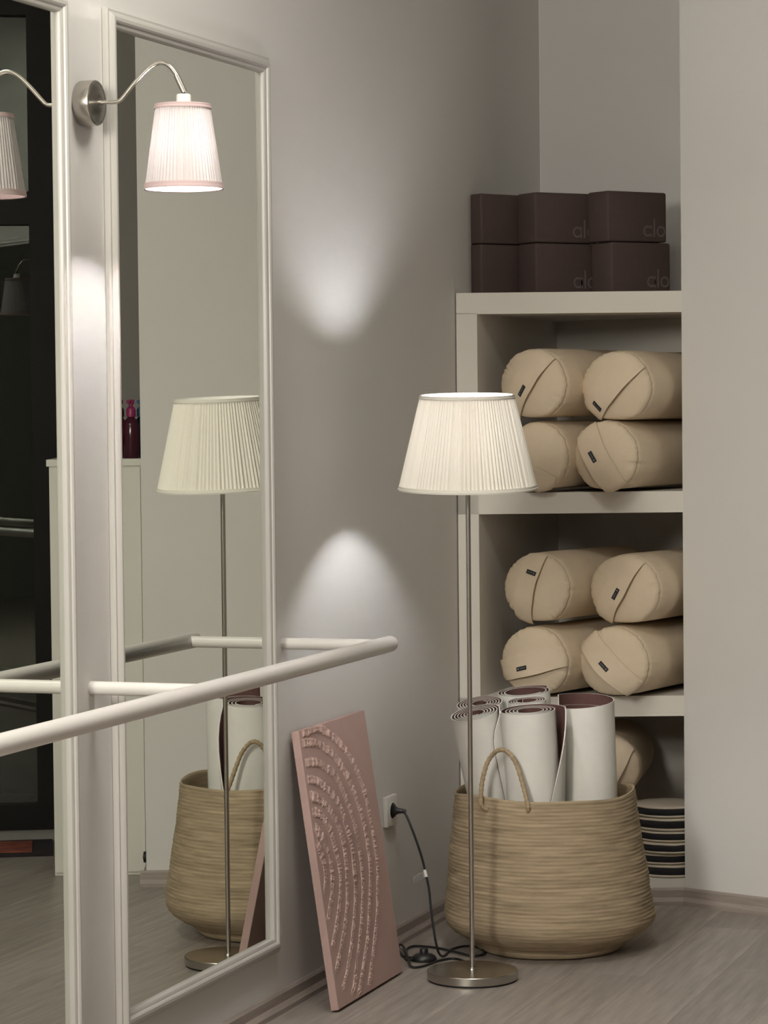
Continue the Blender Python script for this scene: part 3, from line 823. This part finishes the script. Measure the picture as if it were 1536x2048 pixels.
# ------------------------------------------------------------------ leaning canvas
Bl, Br = Vector((0.128, 6.472, 0.003)), Vector((0.128, 6.972, 0.003))
Tl, Tr = Vector((0.004, 6.535, 0.697)), Vector((0.004, 7.035, 0.697))
t = thing('relief_canvas', 'pink canvas with raised curved lines leaning on the wall under the barre', 'canvas', (0.128, 6.722, 0.0))
cu = (Br - Bl); cv = (Tl - Bl); cn = cu.cross(cv).normalized()
if cn.x < 0: cn = -cn
TH_ = 0.021
o0 = Vector(t.location)
def cp(u, v, h): return Bl + cu * (u / 0.5) + cv * (v / 0.7) + cn * h - o0
v = [cp(0, 0, 0), cp(0.5, 0, 0), cp(0.5, 0.7, 0), cp(0, 0.7, 0), cp(0, 0, TH_), cp(0.5, 0, TH_), cp(0.5, 0.7, TH_), cp(0, 0.7, TH_)]
f = [(0, 3, 2, 1), (4, 5, 6, 7), (0, 1, 5, 4), (1, 2, 6, 5), (2, 3, 7, 6), (3, 0, 4, 7)]
o = mesh_obj('stretched_canvas', v, f, M['pink'], t)
bv = o.modifiers.new('edge', 'BEVEL'); bv.width = 0.002; bv.segments = 2
ARCS = [
 [(0.012, 0.694), (0.093, 0.694), (0.152, 0.688), (0.216, 0.666), (0.288, 0.629), (0.337, 0.592), (0.38, 0.542), (0.407, 0.485), (0.422, 0.416), (0.425, 0.35), (0.421, 0.288), (0.392, 0.223), (0.356, 0.159), (0.307, 0.099), (0.267, 0.055), (0.225, 0.007)],
 [(0.006, 0.667), (0.089, 0.662), (0.154, 0.641), (0.217, 0.612), (0.274, 0.569), (0.317, 0.52), (0.346, 0.467), (0.369, 0.402), (0.371, 0.349), (0.365, 0.293), (0.336, 0.232), (0.304, 0.177), (0.266, 0.124), (0.216, 0.073), (0.165, 0.02), (0.14, 0.008)],
 [(0.009, 0.617), (0.08, 0.612), (0.144, 0.591), (0.217, 0.555), (0.257, 0.502), (0.285, 0.45), (0.306, 0.395), (0.306, 0.338), (0.3, 0.282), (0.28, 0.234), (0.248, 0.183), (0.212, 0.134), (0.169, 0.083), (0.128, 0.036), (0.1, 0.014)],
 [(0.006, 0.576), (0.06, 0.568), (0.123, 0.543), (0.183, 0.508), (0.222, 0.468), (0.238, 0.418), (0.254, 0.368), (0.25, 0.317), (0.236, 0.263), (0.209, 0.212), (0.175, 0.167), (0.133, 0.115), (0.088, 0.074), (0.033, 0.035)],
 [(0.01, 0.537), (0.064, 0.521), (0.115, 0.497), (0.161, 0.46), (0.188, 0.421), (0.2, 0.377), (0.196, 0.334), (0.184, 0.285), (0.164, 0.241), (0.131, 0.196), (0.085, 0.15), (0.036, 0.109), (0.014, 0.089)],
 [(0.009, 0.493), (0.06, 0.484), (0.097, 0.457), (0.124, 0.419), (0.137, 0.378), (0.145, 0.338), (0.137, 0.293), (0.112, 0.251), (0.073, 0.207), (0.031, 0.169), (0.008, 0.14)],
 [(0.008, 0.462), (0.049, 0.43), (0.077, 0.396), (0.09, 0.356), (0.086, 0.319), (0.07, 0.283), (0.035, 0.247), (0.006, 0.212)],
 [(0.009, 0.424), (0.034, 0.382), (0.043, 0.347), (0.033, 0.311), (0.008, 0.282)]]
for ai, arc in enumerate(ARCS):
    P = catmull([(u, v_, 0) for u, v_ in arc], 6)
    # resample evenly
    Q = [P[0]]; step = 0.0030
    for a, b in zip(P, P[1:]):
        while (b - Q[-1]).length > step:
            Q.append(Q[-1] + (b - Q[-1]).normalized() * step)
    nb = 9; v = []; f = []
    for i, p in enumerate(Q):
        T = (Q[min(i + 1, len(Q) - 1)] - Q[max(i - 1, 0)]).normalized(); N = Vector((-T.y, T.x, 0))
        s = i / max(1, len(Q) - 1)
        wdt = (0.0125 if s < 0.35 else 0.0125 - 0.0045 * min(1, (s - 0.35) / 0.3)) * (0.8 + 0.5 * noise.noise(Vector((i * 0.04, ai * 3, 0))) + 0.2)
        gap = noise.noise(Vector((i * 0.035, ai * 7.7, 2.2)))
        fade = min(1, i / 6, (len(Q) - 1 - i) / 6) * (0.45 if gap < -0.42 else 1.0)
        for j in range(nb):
            c_ = j / (nb - 1) * 2 - 1
            edge = 1 - abs(c_) ** 3
            # a palette-knife drag: two ragged ridges with a hollow between
            h = (0.0014 + 0.0050 * abs(c_) ** 1.5) * edge + 0.0085 * edge * max(-0.3, noise.noise(Vector((p.x * 240, p.y * 240, ai))) + 0.35 * noise.noise(Vector((p.x * 420 + j, p.y * 420, ai))))
            q = p + N * wdt * c_ * (1 + 0.35 * noise.noise(Vector((i * 0.22, j * 0.3, ai))))
            v.append(cp(min(max(q.x, 0.001), 0.499), min(max(q.y, 0.001), 0.699), TH_ - 0.0004 + max(0.0, h) * fade))
    for i in range(len(Q) - 1):
        for j in range(nb - 1):
            a = i * nb + j; f.append((a, a + 1, a + nb + 1, a + nb))
    mesh_obj('relief_line', v, f, M['paste'], t, smooth=False)

# ------------------------------------------------------------------ socket
t = thing('power_socket', 'white square wall socket above the baseboard beside the canvas', 'socket', (0, 7.300, 0.388))
bevel_box('cover_plate', (0.014, 0.085, 0.085), 0.0025, M['whiteplastic'], t, (0.003, 0, 0))
mb = MB().lathe([(0.0215, 0.0098), (0.0225, 0.0112), (0.0245, 0.0112), (0.026, 0.0098)], 40, axis='x', cap=False); mb.build('socket_ring', M['whiteplastic'], t, True)
mb = MB().lathe([(0.0, 0.0102), (0.0215, 0.0102), (0.0218, 0.0108)], 40, axis='x', cap=False); mb.build('socket_well', M['rubber'], t)

# ------------------------------------------------------------------ things seen only in the mirrors
cz_ = math.atan2(pd.y, pd.x)
t = thing('storage_cabinet', 'white cabinet beside the pillar, seen in the mirrors', 'cabinet', (1.449, 8.131, 0), (0, 0, cz_))
def cbox(name, a, b, mat=M['cab']): return MB().box(a, b).build(name, mat, t)
CW = 0.300
cbox('carcass', (-CW, 0.0, 0.0), (0.0, 0.42, 1.338))
cbox('cabinet_top', (-CW - 0.003, -0.008, 1.338), (0.008, 0.425, 1.360))
cbox('cabinet_door', (-CW + 0.004, -0.006, 0.01), (-0.004, 0.0, 1.332))
def bottle(x, y, lab, mb_, mc_, s=1.0):
    t = thing('spray_bottle', lab, 'bottle', (x, y, 1.360), group='spray bottles on the cabinet')
    MB().lathe([(0.0, 0.0), (0.024 * s, 0.0), (0.027 * s, 0.004), (0.027 * s, 0.105), (0.022 * s, 0.122), (0.012, 0.133), (0.011, 0.140)], 32, cap=False).build('bottle_body', mb_, t, True)
    MB().lathe([(0.0150, 0.136), (0.0155, 0.140), (0.0155, 0.160), (0.012, 0.166), (0.007, 0.170), (0.007, 0.178), (0.0115, 0.179), (0.0115, 0.192), (0.0, 0.194)], 24).build('pump_cap', mc_, t, True)
    o = MB().box((-0.006, -0.024, 0.181), (0.006, 0.0, 0.190)).build('pump_nozzle', mc_, t)
p = Vector((1.2385, 8.316)); bottle(p.x, p.y, 'dark pink spray bottle on the white cabinet, seen in the mirror', M['bpink'], M['cpink'])
p = Vector((1.193, 8.333)); bottle(1.226, 8.372, 'dark blue spray bottle on the white cabinet, next to the pillar', M['bblue'], M['cblue'])
p = Vector((1.292, 8.312)); bottle(p.x, p.y + 0.03, 'dark red spray bottle on the white cabinet, half hidden by the mirror frame', M['bpink'], M['bpink'], 0.9)
# rug by the window
t = thing('floor_rug', 'small red patterned rug with dark border by the window, seen in the left mirror', 'rug')
ra, rb_ = Vector((1.735, 8.56, 0)), Vector((1.665, 8.43, 0))
e1 = Vector((math.cos(WA), -math.sin(WA), 0)); e2 = Vector((math.sin(WA), math.cos(WA), 0))
O = Vector((1.630, 8.485, 0.0))
def rp(a, b, z): q = O + e1 * a + e2 * b; return (q.x, q.y, z)
def quad_slab(a0, a1, b0, b1, z0, z1):
    v = [rp(a, b, z) for z in (z0, z1) for a, b in ((a0, b0), (a1, b0), (a1, b1), (a0, b1))]
    return v, [(0, 3, 2, 1), (4, 5, 6, 7), (0, 1, 5, 4), (1, 2, 6, 5), (2, 3, 7, 6), (3, 0, 4, 7)]
mb = MB(); mb.add(*quad_slab(0.0, 1.1, 0.0, 0.33, 0.0, 0.008)); mb.build('rug_border', M['fringe'], t)
mb = MB(); mb.add(*quad_slab(0.07, 1.03, 0.05, 0.28, 0.004, 0.012)); mb.build('rug_field', M['rug'], t)
mb = MB().lathe([(0.0, 0.0), (0.016, 0.0), (0.018, 0.004), (0.018, 0.012), (0.0, 0.016)], 20, axis='x')
ds = mb.build('wall_stop', M['black'], None, True); q = PB + pn * 0.06; ds.location = (q.x, q.y, 0.085); ds.rotation_euler = (0, 0, cz_)
tag(ds, 'small black stop low on the pillar corner beside the white cabinet', 'door stop')
